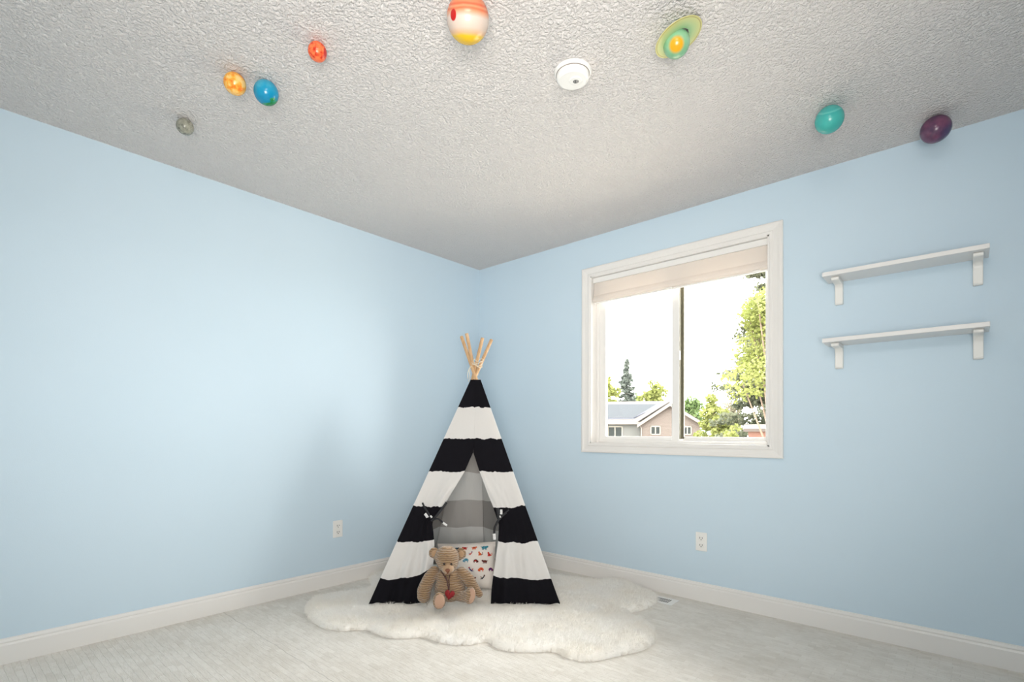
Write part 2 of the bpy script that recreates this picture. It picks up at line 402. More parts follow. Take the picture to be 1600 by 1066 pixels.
# ------------------------------------------------------------------ planets
def planet(px, py, spx, color_fn, label, rad=None):
    rr = 0.05
    for _ in range(20):
        p = on(px, py, 2, H-rr); d = (p-CAM).dot(FW); rr = spx*d/F_PX
    v = (p-CAM).normalized(); upv = (UP-v*UP.dot(v)).normalized()
    q = Matrix((v.cross(upv), v, upv)).transposed()      # local x = picture right, y = away, z = picture up
    t = empty('planet_ball', p); tag(t, label, 'planet ball', 'planet balls on the ceiling')
    t.rotation_euler = q.to_euler()
    bm = bmesh.new(); bmesh.ops.create_uvsphere(bm, u_segments=48, v_segments=32, radius=rr)
    m_ = mat('planet_skin', (0.8,0.8,0.8), 0.22, spec=0.5); n = N(m_)
    v_ = n.coords('Object', scale=(1/rr,)*3); color_fn(n, v_)
    obj('ball', bm, m_, t, smooth=True)
    # little hook that holds it to the ceiling
    bm = bmesh.new(); qi = q.inverted(); zu = qi @ Vector((0,0,1)); cyl(bm, zu*(rr*0.96), zu*(rr+0.0005), 0.003, n=8); obj('hook', bm, PLATE, t)
    return t, q, rr
def sepz(n, v, wob=0.0, ws=2.0):
    s = n.n('ShaderNodeSeparateXYZ'); n.l(v, s.inputs[0]); return s
def f_bands(stops, curve=0.0, wob=0.15, ws=2.0, ang=0.0):
    def f(n, v):
        s = sepz(n, v); z = s.outputs[2]
        if ang: z = n.math('ADD', n.math('MULTIPLY', z, math.cos(ang)), n.math('MULTIPLY', s.outputs[0], math.sin(ang)))
        z = n.math('ADD', z, n.math('MULTIPLY', n.math('MULTIPLY', s.outputs[0], s.outputs[0]), curve))
        z = n.math('ADD', z, n.math('MULTIPLY', n.math('SUBTRACT', n.noise(v, ws, 3).outputs[0], 0.5), wob*2))
        c = n.ramp(n.math('MULTIPLY_ADD', z, 0.5, 0.5), stops)
        n.l(c, n.b.inputs['Base Color']); return c
    return f
def spot(n, v, base, ctr, rx, rz, col, soft=0.15):
    mp = n.n('ShaderNodeVectorMath', operation='SUBTRACT'); n.l(v, mp.inputs[0]); mp.inputs[1].default_value = ctr
    sc = n.n('ShaderNodeVectorMath', operation='MULTIPLY'); n.l(mp.outputs[0], sc.inputs[0]); sc.inputs[1].default_value = (1/rx, 1/max(rx, rz), 1/rz)
    ln = n.n('ShaderNodeVectorMath', operation='LENGTH'); n.l(sc.outputs[0], ln.inputs[0])
    k = n.ramp(ln.outputs['Value'], [(1-soft, (1,1,1)), (1.0, (0,0,0))])
    c = n.mix(k, base, col); n.l(c, n.b.inputs['Base Color']); return c
def jup(n, v):
    c = f_bands([(0.0,(0.78,0.46,0.01)), (0.20,(0.80,0.52,0.02)), (0.26,(0.68,0.42,0.24)), (0.36,(0.62,0.50,0.42)), (0.56,(0.62,0.52,0.46)), (0.66,(0.66,0.30,0.17)), (0.71,(0.62,0.14,0.06)), (0.75,(0.66,0.27,0.14)), (0.79,(0.60,0.11,0.05)), (0.83,(0.62,0.22,0.11)), (1,(0.58,0.10,0.05))], curve=0.14, wob=0.03)(n, v)
    spot(n, v, c, (-0.66, -0.70, 0.12), 0.17, 0.24, (0.45, 0.012, 0.01))
def ven(n, v):
    c = n.ramp(n.noise(v, 1.7, 3, 0.5).outputs[0], [(0.35,(0.85,0.22,0.02)), (0.48,(0.90,0.45,0.06)), (0.6,(0.90,0.60,0.22))]); n.l(c, n.b.inputs['Base Color'])
def ear(n, v):
    s = sepz(n, v); nz = n.noise(v, 1.6, 4, 0.6).outputs[0]
    k = n.math('ADD', n.math('ADD', n.math('MULTIPLY', s.outputs[2], 0.55), n.math('MULTIPLY', s.outputs[0], -0.25)), nz)
    c = n.ramp(k, [(0.0,(0.01,0.20,0.05)), (0.05,(0.02,0.28,0.08)), (0.13,(0.0,0.22,0.42)), (0.75,(0.01,0.30,0.50)), (1.0,(0.05,0.38,0.55))]); n.l(c, n.b.inputs['Base Color'])
def mar(n, v):
    c = n.ramp(n.noise(v, 1.9, 4, 0.55).outputs[0], [(0.36,(0.55,0.03,0.01)), (0.46,(0.85,0.13,0.04)), (0.7,(0.85,0.25,0.08))])
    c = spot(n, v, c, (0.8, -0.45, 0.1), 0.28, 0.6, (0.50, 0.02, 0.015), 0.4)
def mer(n, v):
    c = n.ramp(n.noise(v, 2.6, 5, 0.6).outputs[0], [(0.34,(0.10,0.10,0.085)), (0.45,(0.27,0.27,0.22)), (0.7,(0.38,0.38,0.31))]); n.l(c, n.b.inputs['Base Color'])
def sat(n, v):
    c = n.ramp(n.noise(v, 1.2, 2).outputs[0], [(0.3,(0.20,0.45,0.25)), (0.7,(0.28,0.52,0.32))])
    spot(n, v, c, (0.0, -1.0, -0.05), 0.66, 0.66, (0.72, 0.36, 0.01), 0.35)
def ura(n, v):
    f_bands([(0,(0.05,0.42,0.38)), (0.55,(0.06,0.44,0.40)), (0.70,(0.05,0.40,0.38)), (0.74,(0.14,0.55,0.50)), (0.80,(0.06,0.42,0.40)), (1,(0.08,0.48,0.44))], curve=-0.2, wob=0.06)(n, v)
def nep(n, v):
    c = n.ramp(n.noise(v, 1.5, 3).outputs[0], [(0.35,(0.10,0.045,0.10)), (0.65,(0.19,0.065,0.13))])
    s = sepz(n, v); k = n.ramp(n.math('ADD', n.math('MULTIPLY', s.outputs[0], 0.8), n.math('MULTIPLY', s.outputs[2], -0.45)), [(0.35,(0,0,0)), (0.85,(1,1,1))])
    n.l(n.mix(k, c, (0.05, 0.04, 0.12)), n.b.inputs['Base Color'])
planet(731, 30, 33, jup, 'large cream planet ball with red bands and yellow bottom on the ceiling')
planet(496, 81, 14, mar, 'small orange-red planet ball on the ceiling')
planet(416, 145, 18, ear, 'blue planet ball with green patches on the ceiling')
planet(367, 131, 16, ven, 'swirled yellow and orange planet ball on the ceiling beside the blue one')
planet(289, 198, 12, mer, 'small grey-green speckled planet ball on the ceiling above the left wall')
planet(1296, 187, 20, ura, 'plain teal planet ball on the ceiling above the window wall')
planet(1462, 202, 20, nep, 'dark purple planet ball on the ceiling above the wall shelves')
st, q, rr = planet(1057, 68.5, 20, sat, 'green and yellow ringed planet ball on the ceiling')
ringm = mat('ring_plastic', (0.62, 0.62, 0.26), 0.3); n = N(ringm)
v_ = n.coords('Object'); ln = n.n('ShaderNodeVectorMath', operation='LENGTH'); n.l(v_, ln.inputs[0])
c = n.ramp(n.math('DIVIDE', ln.outputs['Value'], rr*1.93), [(0.45,(0.30,0.50,0.25)), (0.62,(0.45,0.58,0.28)), (0.86,(0.60,0.60,0.25)), (0.885,(0.30,0.26,0.08)), (0.905,(0.62,0.58,0.22)), (1.0,(0.68,0.66,0.30))])
n.l(c, n.b.inputs['Base Color'])
bm = bmesh.new(); lathe(bm, [(rr*0.8, 0.0008), (rr*1.81, 0.0008), (rr*1.826, 0), (rr*1.81, -0.0008), (rr*0.8, -0.0008)], n=64)
RING = obj('ring', bm, ringm, st, smooth=False)
RING_N = Vector((-0.329, 0.557, 0.762)).normalized()         # ring normal in the ball's own frame: right, away, up
RING.rotation_euler = RING_N.to_track_quat('Z', 'Y').to_euler()
RING.location = Vector((rr*0.14, 0.0, rr*0.37))

# ------------------------------------------------------------------ fur rug
ZR = 0.034
outline_px = [(478,952),(484,966),(500,977),(520,982),(537,983),(560,981),(578,982),(594,990),(612,995),(640,994),(664,992),(678,998),(697,1003),(722,1005),(745,1003),(763,998),(769,1006),(782,1012),(800,1015),(825,1016),(850,1015),(871,1016),(880,1022),(895,1028),(915,1031),(935,1029),(960,1023),(985,1018),(1008,1012),(1021,1004),(1023,992),(1018,978),(1004,968),(985,962),(972,957),(990,954),(1010,949),(1026,941),(1027,931),(1014,922),(1000,917),(985,908),(970,904),(958,903),(940,905),(917,905),(900,902),(880,899),(862,897),(845,895),(820,893),(790,891),(750,889),(710,888),(670,888),(640,889),(610,890),(592,890),(580,894),(577,903),(584,910),(578,918),(560,921),(535,924),(510,928),(492,935),(480,943)]
OUT = np.array([tuple(on(x, y, 2, 0.012 if y > 930 else 0.03))[:2] for x, y in outline_px])
def resample(P, step):
    out = []
    for i in range(len(P)):
        a, b = P[i], P[(i+1)%len(P)]; k = max(1, int(np.linalg.norm(b-a)/step))
        for j in range(k): out.append(a+(b-a)*j/k)
    return np.array(out)
for _ in range(2):      # corner-cutting keeps the lobes round
    Q = np.empty((len(OUT)*2, 2)); nx = np.roll(OUT, -1, 0); Q[0::2] = OUT*0.75+nx*0.25; Q[1::2] = OUT*0.25+nx*0.75; OUT = Q
OUTD = resample(OUT, 0.01)
def inside(x, y, P):
    a = P; b = np.roll(P, -1, 0); c_ = ((a[:,1] > y) != (b[:,1] > y)) & (x < (b[:,0]-a[:,0])*(y-a[:,1])/(b[:,1]-a[:,1]+1e-12)+a[:,0])
    return c_.sum() % 2 == 1
RC = OUT.mean(0)
G = 0.014; lo = OUT.min(0)-G; hi = OUT.max(0)+G
nx_, ny_ = [int(v)+2 for v in (hi-lo)/G]
def rug_h(x, y, d):
    e = min(1, d/0.055); prof_ = math.sqrt(max(0, 1-(1-e)**2))
    lump = noise.noise(Vector((x*4.2, y*4.2, 3)))*0.006 + noise.noise(Vector((x*13, y*13, 7)))*0.0035
    return 0.006 + prof_*(ZR-0.008 + lump)
bm = bmesh.new(); grid = {}
def gv(i, j):
    if (i, j) not in grid:
        x, y = lo[0]+i*G, lo[1]+j*G
        dd = OUTD-np.array((x, y)); d2 = (dd**2).sum(1); k = d2.argmin(); d = math.sqrt(d2[k])
        if not inside(x, y, OUT) or d < G*0.5:
            x, y = OUTD[k]; d = 0
        grid[(i, j)] = bm.verts.new((x-RC[0], y-RC[1], rug_h(x, y, d)))
    return grid[(i, j)]
for i in range(nx_):
    for j in range(ny_):
        if inside(lo[0]+(i+0.5)*G, lo[1]+(j+0.5)*G, OUT):
            try: bm.faces.new((gv(i, j), gv(i+1, j), gv(i+1, j+1), gv(i, j+1)))
            except ValueError: pass
bmesh.ops.remove_doubles(bm, verts=bm.verts, dist=0.0008)
for f in bm.faces: f.normal_update()
if sum(f.normal.z for f in bm.faces) < 0: bmesh.ops.reverse_faces(bm, faces=bm.faces)
# hem down to the floor
bed = [e for e in bm.edges if len(e.link_faces) == 1]
ex = bmesh.ops.extrude_edge_only(bm, edges=bed)
for v in [g for g in ex['geom'] if isinstance(g, bmesh.types.BMVert)]: v.co.z = 0.0
me = bpy.data.meshes.new('fur_rug'); bm.to_mesh(me); bm.free()
FUR = mat('fur', (0.88, 0.83, 0.75), 0.85, spec=0.15, sheen=0.3)
n = N(FUR); v = n.coords(); n.l(n.ramp(n.noise(v, 5, 3).outputs[0], [(0.3,(0.95,0.915,0.85)), (0.6,(0.97,0.955,0.92))]), n.b.inputs['Base Color'])
rug = link('fur_rug', me, FUR, None, loc=(RC[0], RC[1], 0), smooth=True)
tag(rug, 'large cream sheepskin rug with lobed edges under the striped tent', 'rug')
random.seed(5)
psm = rug.modifiers.new('fur', 'PARTICLE_SYSTEM'); ps = psm.particle_system; pst = ps.settings
pst.type = 'HAIR'; pst.count = 12000; pst.hair_step = 4
pst.emit_from = 'FACE'; pst.use_emit_random = True; pst.use_even_distribution = True
pst.child_type = 'INTERPOLATED'; pst.rendered_child_count = 14; pst.child_percent = 14
pst.normal_factor = 0.0042; pst.factor_random = 0.0028; pst.tangent_factor = 0.0008
pst.clump_factor = 0.12; pst.roughness_1 = 0.004; pst.roughness_2 = 0.006; pst.roughness_endpoint = 0.005
pst.length_random = 0.35; pst.root_radius = 0.9; pst.tip_radius = 0.15; pst.radius_scale = 0.0011
pst.use_advanced_hair = True
ps.seed = 3

# ------------------------------------------------------------------ teepee
def m_stripes(inner):
    m_ = mat('striped_canvas_inside' if inner else 'striped_canvas', (0.8,0.8,0.8), 0.9, spec=0.1); n = N(m_)
    at_ = n.n('ShaderNodeAttribute'); at_.attribute_name = 'rest'
    z = at_.outputs['Fac']
    # stripe index: edges every 0.2012 m from 0.178 up; even = black
    k = n.math('DIVIDE', n.math('SUBTRACT', z, 0.178-0.2012), 0.2012)
    odd = n.math('GREATER_THAN', n.math('MODULO', n.math('ADD', k, 4.0), 2.0), 1.0)   # 1 = white
    if inner: colr = n.mix(odd, (0.45, 0.44, 0.43), (0.85, 0.845, 0.83))
    else: colr = n.mix(odd, (0.0065, 0.006, 0.0085), (0.86, 0.845, 0.83))
    n.l(colr, n.b.inputs['Base Color'])
    v = n.coords(); n.bump(n.math('ADD', n.noise(v, 420, 2).outputs[0], n.math('MULTIPLY', n.noise(v, 9, 3).outputs[0], 6.0)), 0.35, 0.0012)
    tl = n.n('ShaderNodeBsdfTranslucent'); n.l(colr, tl.inputs[0])
    mx = n.n('ShaderNodeMixShader'); n.l(n.math('MULTIPLY', odd, 0.38), mx.inputs[0])
    n.l(n.b.outputs[0], mx.inputs[1]); n.l(tl.outputs[0], mx.inputs[2]); n.l(mx.outputs[0], n.out.inputs[0])
    return m_
CANV, CANVI = m_stripes(False), m_stripes(True)
WOOD = mat('pine', (0.72, 0.45, 0.22), 0.5); n = N(WOOD); v = n.coords(scale=(25,25,2)); n.l(n.ramp(n.noise(v, 3, 3).outputs[0], [(0.3,(0.47,0.28,0.135)), (0.7,(0.60,0.40,0.23))]), n.b.inputs['Base Color'])
ROPE = mat('cotton_cord', (0.75, 0.68, 0.55), 0.9)
STRAP = mat('black_strap', (0.012, 0.012, 0.015), 0.8)
VELCRO = mat('velcro_white', (0.62, 0.62, 0.62), 0.9)
TZ = 0.045
FL, FR = at(577, 942, 2.925), at(875, 944, 2.925)
BL, BR_ = at(680, 0, 3.85), at(761, 0, 3.85)
for p in (FL, FR, BL, BR_): p.z = TZ
TOP = dict(FL=at(735.5, 594.5, 3.345), FR=at(751.5, 595.5, 3.345), BR=at(750, 593, 3.41), BL=at(737, 593, 3.41))
ctr = (FL+FR+BL+BR_)/4
TB = Vector((ctr.x, ctr.y, TZ))
tent = empty('teepee_tent', TB); tag(tent, 'black and white striped teepee play tent standing on the cream fur rug in the corner', 'play tent')
tops = {'FL': at(768, 531, 3.44), 'FR': at(721, 526, 3.44), 'BL': at(754, 528, 3.33), 'BR': at(729, 521, 3.33)}
inn = lambda p: p + (TB-p).normalized()*0.045
PBL, PBR = at(674, 0, 3.85), at(806, 0, 3.85)
for p in (PBL, PBR): p.z = TZ
for k, ft in (('FL', FL), ('FR', FR), ('BL', PBL), ('BR', PBR)):
    bm = bmesh.new(); a = (inn(ft) if k[0] == 'F' else ft)-TB; a.z = 0.0; b = tops[k]-TB
    cyl(bm, a, b, 0.0112, n=20); obj('pole', bm, WOOD, tent, bevel=0.002)
def plerp(a, b, t): return a+(b-a)*t
def canvas(name, fn, nu, nv, outward):
    """fn(u, v) -> (world point, rest height)"""
    bm = bmesh.new(); lay = bm.verts.layers.float.new('rest'); rows = []
    for j in range(nv+1):
        row = []
        for i in range(nu+1):
            p, rest = fn(i/nu, j/nv); vv = bm.verts.new(p-TB); vv[lay] = rest; row.append(vv)
        rows.append(row)
    for A, B in zip(rows, rows[1:]):
        for i in range(nu): bm.faces.new((A[i], A[i+1], B[i+1], B[i]))
    acc = Vector((0,0,0))
    for f in bm.faces: f.normal_update(); acc += f.normal
    if acc.dot(outward) < 0: bmesh.ops.reverse_faces(bm, faces=bm.faces)
    me = bpy.data.meshes.new(name); bm.to_mesh(me); bm.free()
    o = link(name, me, [CANV, CANVI], tent, smooth=True)
    s = o.modifiers.new('thickness', 'SOLIDIFY'); s.thickness = 0.0016; s.offset = -1; s.material_offset = 1; s.material_offset_rim = 0
    return o
def edge_at(A, B, z): t = (z-A.z)/(B.z-A.z); return A+(B-A)*t
ztop = TOP['FL'].z
# front face frame
Lz = lambda z: edge_at(FL, TOP['FL'], z); Rz = lambda z: edge_at(FR, TOP['FR'], z)
def frac_on_front(px, z):       # which fraction across the front face a measured x falls on at height z
    a, b = Lz(z), Rz(z); d = ray(px, 700); nrm = d.cross(Vector((0,0,1)))
    return (CAM-a).dot(nrm)/(b-a).dot(nrm)
def z_of(y): k = (677-y)/F_PX; return (1.022+k*(2.925-0.016))/(1-k*0.3175)
left_in = [(594,743.5),(650,742),(700,740),(708,739.5),(740,725.5),(775,704),(787,697),(814,677),(822,675.5),(832,677),(850,679),(872,679),(890,676),(915,671),(945,667)]
right_in = [(594,743.5),(650,742),(700,740),(708,739.8),(737,749),(775,763),(791,769.5),(812,777),(822,780),(835,779.5),(850,778.5),(875,775),(901,771.5),(925,769),(947,768)]
def curve_in(tab):
    T_ = sorted((z_of(y), x) for y, x in tab); zs = [t[0] for t in T_]; xs = [t[1] for t in T_]
    return lambda z: float(np.interp(z, zs, xs))
LI, RI = curve_in(left_in), curve_in(right_in)
nF = (FR-FL).cross(TOP['FL']-FL).normalized()
if nF.dot(CAM-FL) < 0: nF = -nF
ZTIE = z_of(818)
def pinch(z):
    return math.exp(-((z-ZTIE)/0.10)**2)
def front(side):
    def fn(u, v):
        z = TZ + (ztop-TZ)*v
        a, b = Lz(z), Rz(z)
        fi = frac_on_front(LI(z) if side < 0 else RI(z), z)
        outer, inner = (0.0, fi) if side < 0 else (1.0, fi)
        s = outer+(inner-outer)*u
        p = a+(b-a)*s
        below = max(0.0, min(1.0, (0.93-z)/0.5)); low = max(0.0, (0.55-z)/0.5)
        env = math.sin(PI*min(1, u*1.0)*0.5)
        # folds gather towards the tie and hang below it
        fold = (math.sin(u*17+side*1.3+z*3)*0.008 + math.sin(u*31+z*5+side)*0.005)*env*low*1.6
        fold += (math.sin((u*5+z*9)*2.2+side)*0.004 + noise.noise(Vector((u*3+side*9, z*7, 1)))*0.014)*env*below
        fold += noise.noise(Vector((u*9+z*6+side*3, z*12-u*4, 4)))*0.007*below*env
        belly = -0.020*math.sin(PI*u)*below           # cloth sags a little inwards
        p = p + nF*(fold+belly+0.012)
        if u > 0.8: p = p - FW*0.03*((u-0.8)/0.2)**2*below*(1 - 0.6*low)*-1
        # pull of the tie tugs the stripes
        rest = z
        if side < 0: rest = z - 0.055*u**3*max(0, 1-abs(z-0.2)/0.35) + 0.03*u**3*pinch(z+0.03)
        else: rest = z - 0.012*u**2*max(0, 1-abs(z-0.2)/0.3) + 0.020*u**2*pinch(z)
        rest += noise.noise(Vector((u*4+side*5, z*3, 2)))*0.009 + noise.noise(Vector((u*14+side*5, z*5, 8)))*0.005 + 0.010*math.sin(PI*u)*below*0.6
        if v == 0 or z < 0.13:
            p.z += (noise.noise(Vector((u*9+side*4, 2, 2)))*0.007 + 0.004*math.sin(u*17+side))*(1-v*12 if v < 1/12 else 0)
        return p, rest
    return canvas('front_panel', fn, 56, 110, nF)
front(-1); front(1)
def side(A, B, At, Bt, outv, amp, seed, bul=0.0, r0=0.0, r1=0.035):
    nn = (B-A).cross(At-A).normalized()
    if nn.dot(outv) < 0: nn = -nn
    def fn(u, v):
        p = plerp(plerp(A, B, u), plerp(At, Bt, u), v)
        env = math.sin(PI*u)*(1-v)**0.7
        p = p + nn*((noise.noise(Vector((u*3+seed, v*5, 0)))*0.022 + math.sin((u*4+v*3)*3+seed)*0.006)*amp*env + noise.noise(Vector((u*8+v*4+seed, v*9-u*3, 3)))*0.008*amp*env - 0.02*env)
        p = p + nn*bul*math.exp(-((v-0.06)/0.10)**2)*math.exp(-((u-0.12)/0.13)**2)
        return p, p.z + (r0+(r1-r0)*u) + noise.noise(Vector((u*2.5+seed, v*2, 5)))*0.014*amp
    return fn
cT = TB
canvas('side_panel', side(FL, BL, TOP['FL'], TOP['BL'], -RT, 1.0, 3.1), 40, 80, -RT)
canvas('side_panel', side(FR, BR_, TOP['FR'], TOP['BR'], RT, 1.0, 7.7, 0.0), 40, 80, RT)
canvas('back_panel', side(BL, BR_, TOP['BL'], TOP['BR'], FW, 1.4, 12.3, 0.0, 0.035, 0.035), 40, 80, FW)
# seams over the corners and down the middle of the front
SEAM = mat('seam_binding', (0.035, 0.036, 0.042), 0.8)
bm = bmesh.new()
pts = []
for k in range(26):
    z = z_of(706)+(ztop-z_of(706))*k/25; a, b = Lz(z), Rz(z); f_ = frac_on_front(LI(z), z); pts.append(a+(b-a)*f_+nF*0.002-TB)
tube(bm, pts, 0.0024, flat=0.5); obj('center_seam', bm, mat('seam_thread', (0.22,0.22,0.23), 0.9), tent, smooth=True)
# door edge piping
for tab, sd_ in ((LI, -1), (RI, 1)):
    pass
# cord lashed round the crossed poles
cx_ = at(745, 570, 3.39)-TB
bm = bmesh.new()
for turn in range(3):
    P_ = []
    for k in range(25):
        a = 2*PI*k/24; P_.append(cx_ + rt*math.cos(a)*0.036 + Vector((-math.sin(YAW), math.cos(YAW), 0))*math.sin(a)*0.034 + Vector((0,0, -0.012+0.011*turn + 0.012*math.sin(2*a+turn))))
    tube(bm, P_, 0.0022, n=6)
for (pp) in ([(746,566,3.34),(750,561,3.33),(755,562,3.33),(752,567,3.33)], [(746,566,3.34),(741,561,3.33),(740,566,3.33),(745,568,3.33)], [(737,572,3.35),(733,578,3.345),(734,588,3.34),(732,597,3.345)], [(735,572,3.35),(731,582,3.345),(731,592,3.345)]):
    tube(bm, [p-TB for p in smooth_path([at(*p) for p in pp])], 0.0018, n=6)
obj('lashing_cord', bm, ROPE, tent, smooth=True)
# tie-back straps
def strap(paths, tips, name='tie_strap'):
    bm = bmesh.new()
    for pp, w_ in paths:
        tube(bm, [p-TB for p in smooth_path([at(*p) for p in pp])], w_, n=8, flat=0.3)
    o = obj(name, bm, STRAP, tent, smooth=True)
    for tp, w_ in tips:
        bm = bmesh.new(); tube(bm, [p-TB for p in smooth_path([at(*p) for p in tp], 3)], w_, n=8, flat=0.35)
        tag(obj('velcro_patch', bm, VELCRO, o), 'white velcro patch')
dL = 2.985
strap([([(660,786,dL+.05),(664,794,dL+.03),(669,802,dL+.015),(674,811,dL)], 0.0055),
       ([(674,815,dL),(678,812,dL-.01),(684,811,dL-.02),(690,815,dL-.02),(694,819,dL-.02)], 0.0048),
       ([(698,785,dL+.05),(690,796,dL+.04),(682,806,dL+.02),(674,815,dL+.01)], 0.007)],
      [([(692,817,dL-.024),(696,820,dL-.024),(698.5,821.5,dL-.024)], 0.006), ([(664,803,dL+.012),(667,807,dL+.006),(668,809,dL+.006)], 0.008), ([(672.5,806,dL-.004),(675,809,dL-.006)], 0.005)])
strap([([(791,801,dL+.03),(785,806,dL+.015),(780,811,dL),(776,818,dL-.01),(773,825,dL-.015),(772,834,dL-.02)], 0.0065),
       ([(777,795,dL+.03),(779,804,dL+.01),(780,813,dL)], 0.009),
       ([(795,797,dL+.03),(788,803,dL+.015),(781,812,dL)], 0.004)],
      [([(772,834,dL-.022),(772.3,838,dL-.022),(772.6,843.5,dL-.022)], 0.0085), ([(783,796.5,dL+.004),(783.3,801,dL+.004),(783,804,dL+.004)], 0.007), ([(781,806,dL-.006),(782,809,dL-.006)], 0.004)])

# ------------------------------------------------------------------ pillow with animals
def pil_col(c): return mat('print_ink', c, 0.85)
PCAN = mat('pillow_cotton', (0.84, 0.79, 0.74), 0.9)
PW, PH, PT = 0.375, 0.290, 0.048
pb, pt_ = at(729, 921, 3.20), at(729, 848.5, 3.30)
pc = (pb+pt_)/2; upp = (pt_-pb).normalized(); sdp = (rt*math.cos(R(3)) + Vector((0,0,1))*math.sin(R(3))*1).normalized()
sdp = (sdp-upp*sdp.dot(upp)).normalized(); nrp = upp.cross(sdp).normalized()
if nrp.dot(FW) > 0: nrp = -nrp
pil = empty('printed_pillow', (pb.x, pb.y, 0.045)); tag(pil, 'white pillow printed with small colourful animals, leaning inside the striped tent', 'pillow')
PB = Vector((pb.x, pb.y, 0.045))
def pil_h(u, v):
    a = max(0, 1-abs(u)**3.2); b = max(0, 1-abs(v)**3.2); return PT*(a*b)**0.55
def pil_pt(u, v, s=1, off=0.0):
    pin = 1-0.035*(1-abs(v)**2)*abs(u)**6; pin2 = 1-0.035*(1-abs(u)**2)*abs(v)**6
    hh = pil_h(u, v)+off + noise.noise(Vector((u*2.5, v*2.5, 1)))*0.004
    return pc + sdp*(u*PW/2*pin) + upp*(v*PH/2*pin2) + nrp*(hh*s) - PB
bm = bmesh.new(); NU = 36
for s in (1, -1):
    g = [[bm.verts.new(pil_pt(-1+2*i/NU, -1+2*j/NU, s)) for i in range(NU+1)] for j in range(NU+1)]
    for j in range(NU):
        for i in range(NU): bm.faces.new((g[j][i], g[j][i+1], g[j+1][i+1], g[j+1][i]))
bmesh.ops.remove_doubles(bm, verts=bm.verts, dist=0.0006)
inks = [(0.02,0.22,0.30), (0.55,0.03,0.02), (0.70,0.12,0.03), (0.10,0.012,0.01), (0.03,0.02,0.14), (0.14,0.33,0.45), (0.16,0.05,0.03), (0.04,0.045,0.05), (0.16,0.01,0.10)]
ink_m = [pil_col(c) for c in inks]
def poly(cx, cy, pts, mi, sc=1.0, flip=1):
    vs_ = []
    for x, y in pts:
        u = cx+flip*x*sc/(PW/2); v = cy+y*sc/(PH/2); vs_.append(bm.verts.new(pil_pt(u, v, 1, 0.0042)))
    try: f = bm.faces.new(vs_); f.material_index = mi+1
    except ValueError: pass
def ell(cx, cy, ox, oy, rx, ry, mi, sc, flip, ang=0.0):
    poly(cx, cy, [(ox+rx*math.cos(2*PI*k/12)*math.cos(ang)-ry*math.sin(2*PI*k/12)*math.sin(ang), oy+rx*math.cos(2*PI*k/12)*math.sin(ang)+ry*math.sin(2*PI*k/12)*math.cos(ang)) for k in range(12)], mi, sc, flip)
def critter(cx, cy, kind, a, b, sc=1.0, flip=1):
    if kind == 'beast':       # four legs, head, tail
        ell(cx, cy, 0, 0.002, 0.0125, 0.0065, a, sc, flip); ell(cx, cy, 0.0125, 0.005, 0.0055, 0.0048, a, sc, flip)
        for lx in (-0.009, -0.004, 0.004, 0.009): poly(cx, cy, [(lx-0.0016, 0), (lx-0.0016, -0.0095), (lx+0.0016, -0.0095), (lx+0.0016, 0)], a, sc, flip)
        poly(cx, cy, [(-0.0115, 0.005), (-0.017, 0.0075), (-0.0165, 0.005), (-0.0115, 0.002)], a, sc, flip)
        ell(cx, cy, 0.0, 0.003, 0.004, 0.003, b, sc*1.01, flip)
    elif kind == 'sitter':    # sitting, tail up
        ell(cx, cy, 0, -0.003, 0.0085, 0.0075, a, sc, flip); ell(cx, cy, -0.005, 0.0065, 0.005, 0.0048, a, sc, flip)
        poly(cx, cy, [(-0.009, 0.009), (-0.008, 0.0145), (-0.005, 0.010)], a, sc, flip); poly(cx, cy, [(-0.004, 0.010), (-0.0015, 0.014), (-0.001, 0.008)], a, sc, flip)
        poly(cx, cy, [(0.006, -0.006), (0.0135, -0.001), (0.0125, 0.0085), (0.0155, 0.0085), (0.0165, -0.003), (0.008, -0.0095)], b, sc, flip)
        poly(cx, cy, [(-0.008, -0.004), (-0.0095, -0.011), (-0.006, -0.011), (-0.005, -0.004)], a, sc, flip)
    elif kind == 'hump':      # rounded back
        poly(cx, cy, [(0.013*math.cos(PI*k/10), -0.003+0.0125*math.sin(PI*k/10)) for k in range(11)], a, sc, flip)
        ell(cx, cy, -0.0115, -0.003, 0.0048, 0.0055, a, sc, flip); ell(cx, cy, 0.001, 0.001, 0.005, 0.004, b, sc*1.01, flip)
        for lx in (-0.006, 0.008): poly(cx, cy, [(lx-0.0022, -0.002), (lx-0.0022, -0.010), (lx+0.0022, -0.010), (lx+0.0022, -0.002)], a, sc, flip)
    elif kind == 'bird':
        poly(cx, cy, [(-0.012, -0.009), (-0.003, -0.004), (0.005, 0.003), (0.011, 0.0105), (0.0125, 0.006), (0.007, -0.003), (0.0, -0.009)], a, sc, flip)
        ell(cx, cy, 0.010, 0.008, 0.004, 0.0035, b, sc, flip); poly(cx, cy, [(-0.001, 0.000), (-0.010, 0.005), (-0.006, -0.004)], b, sc, flip)
def pil_uv(x, y):
    d = ray(x, y); t = (pc+nrp*0.04-CAM).dot(nrp)/d.dot(nrp); p = CAM+d*t-pc; return p.dot(sdp)/(PW/2), p.dot(upp)/(PH/2)
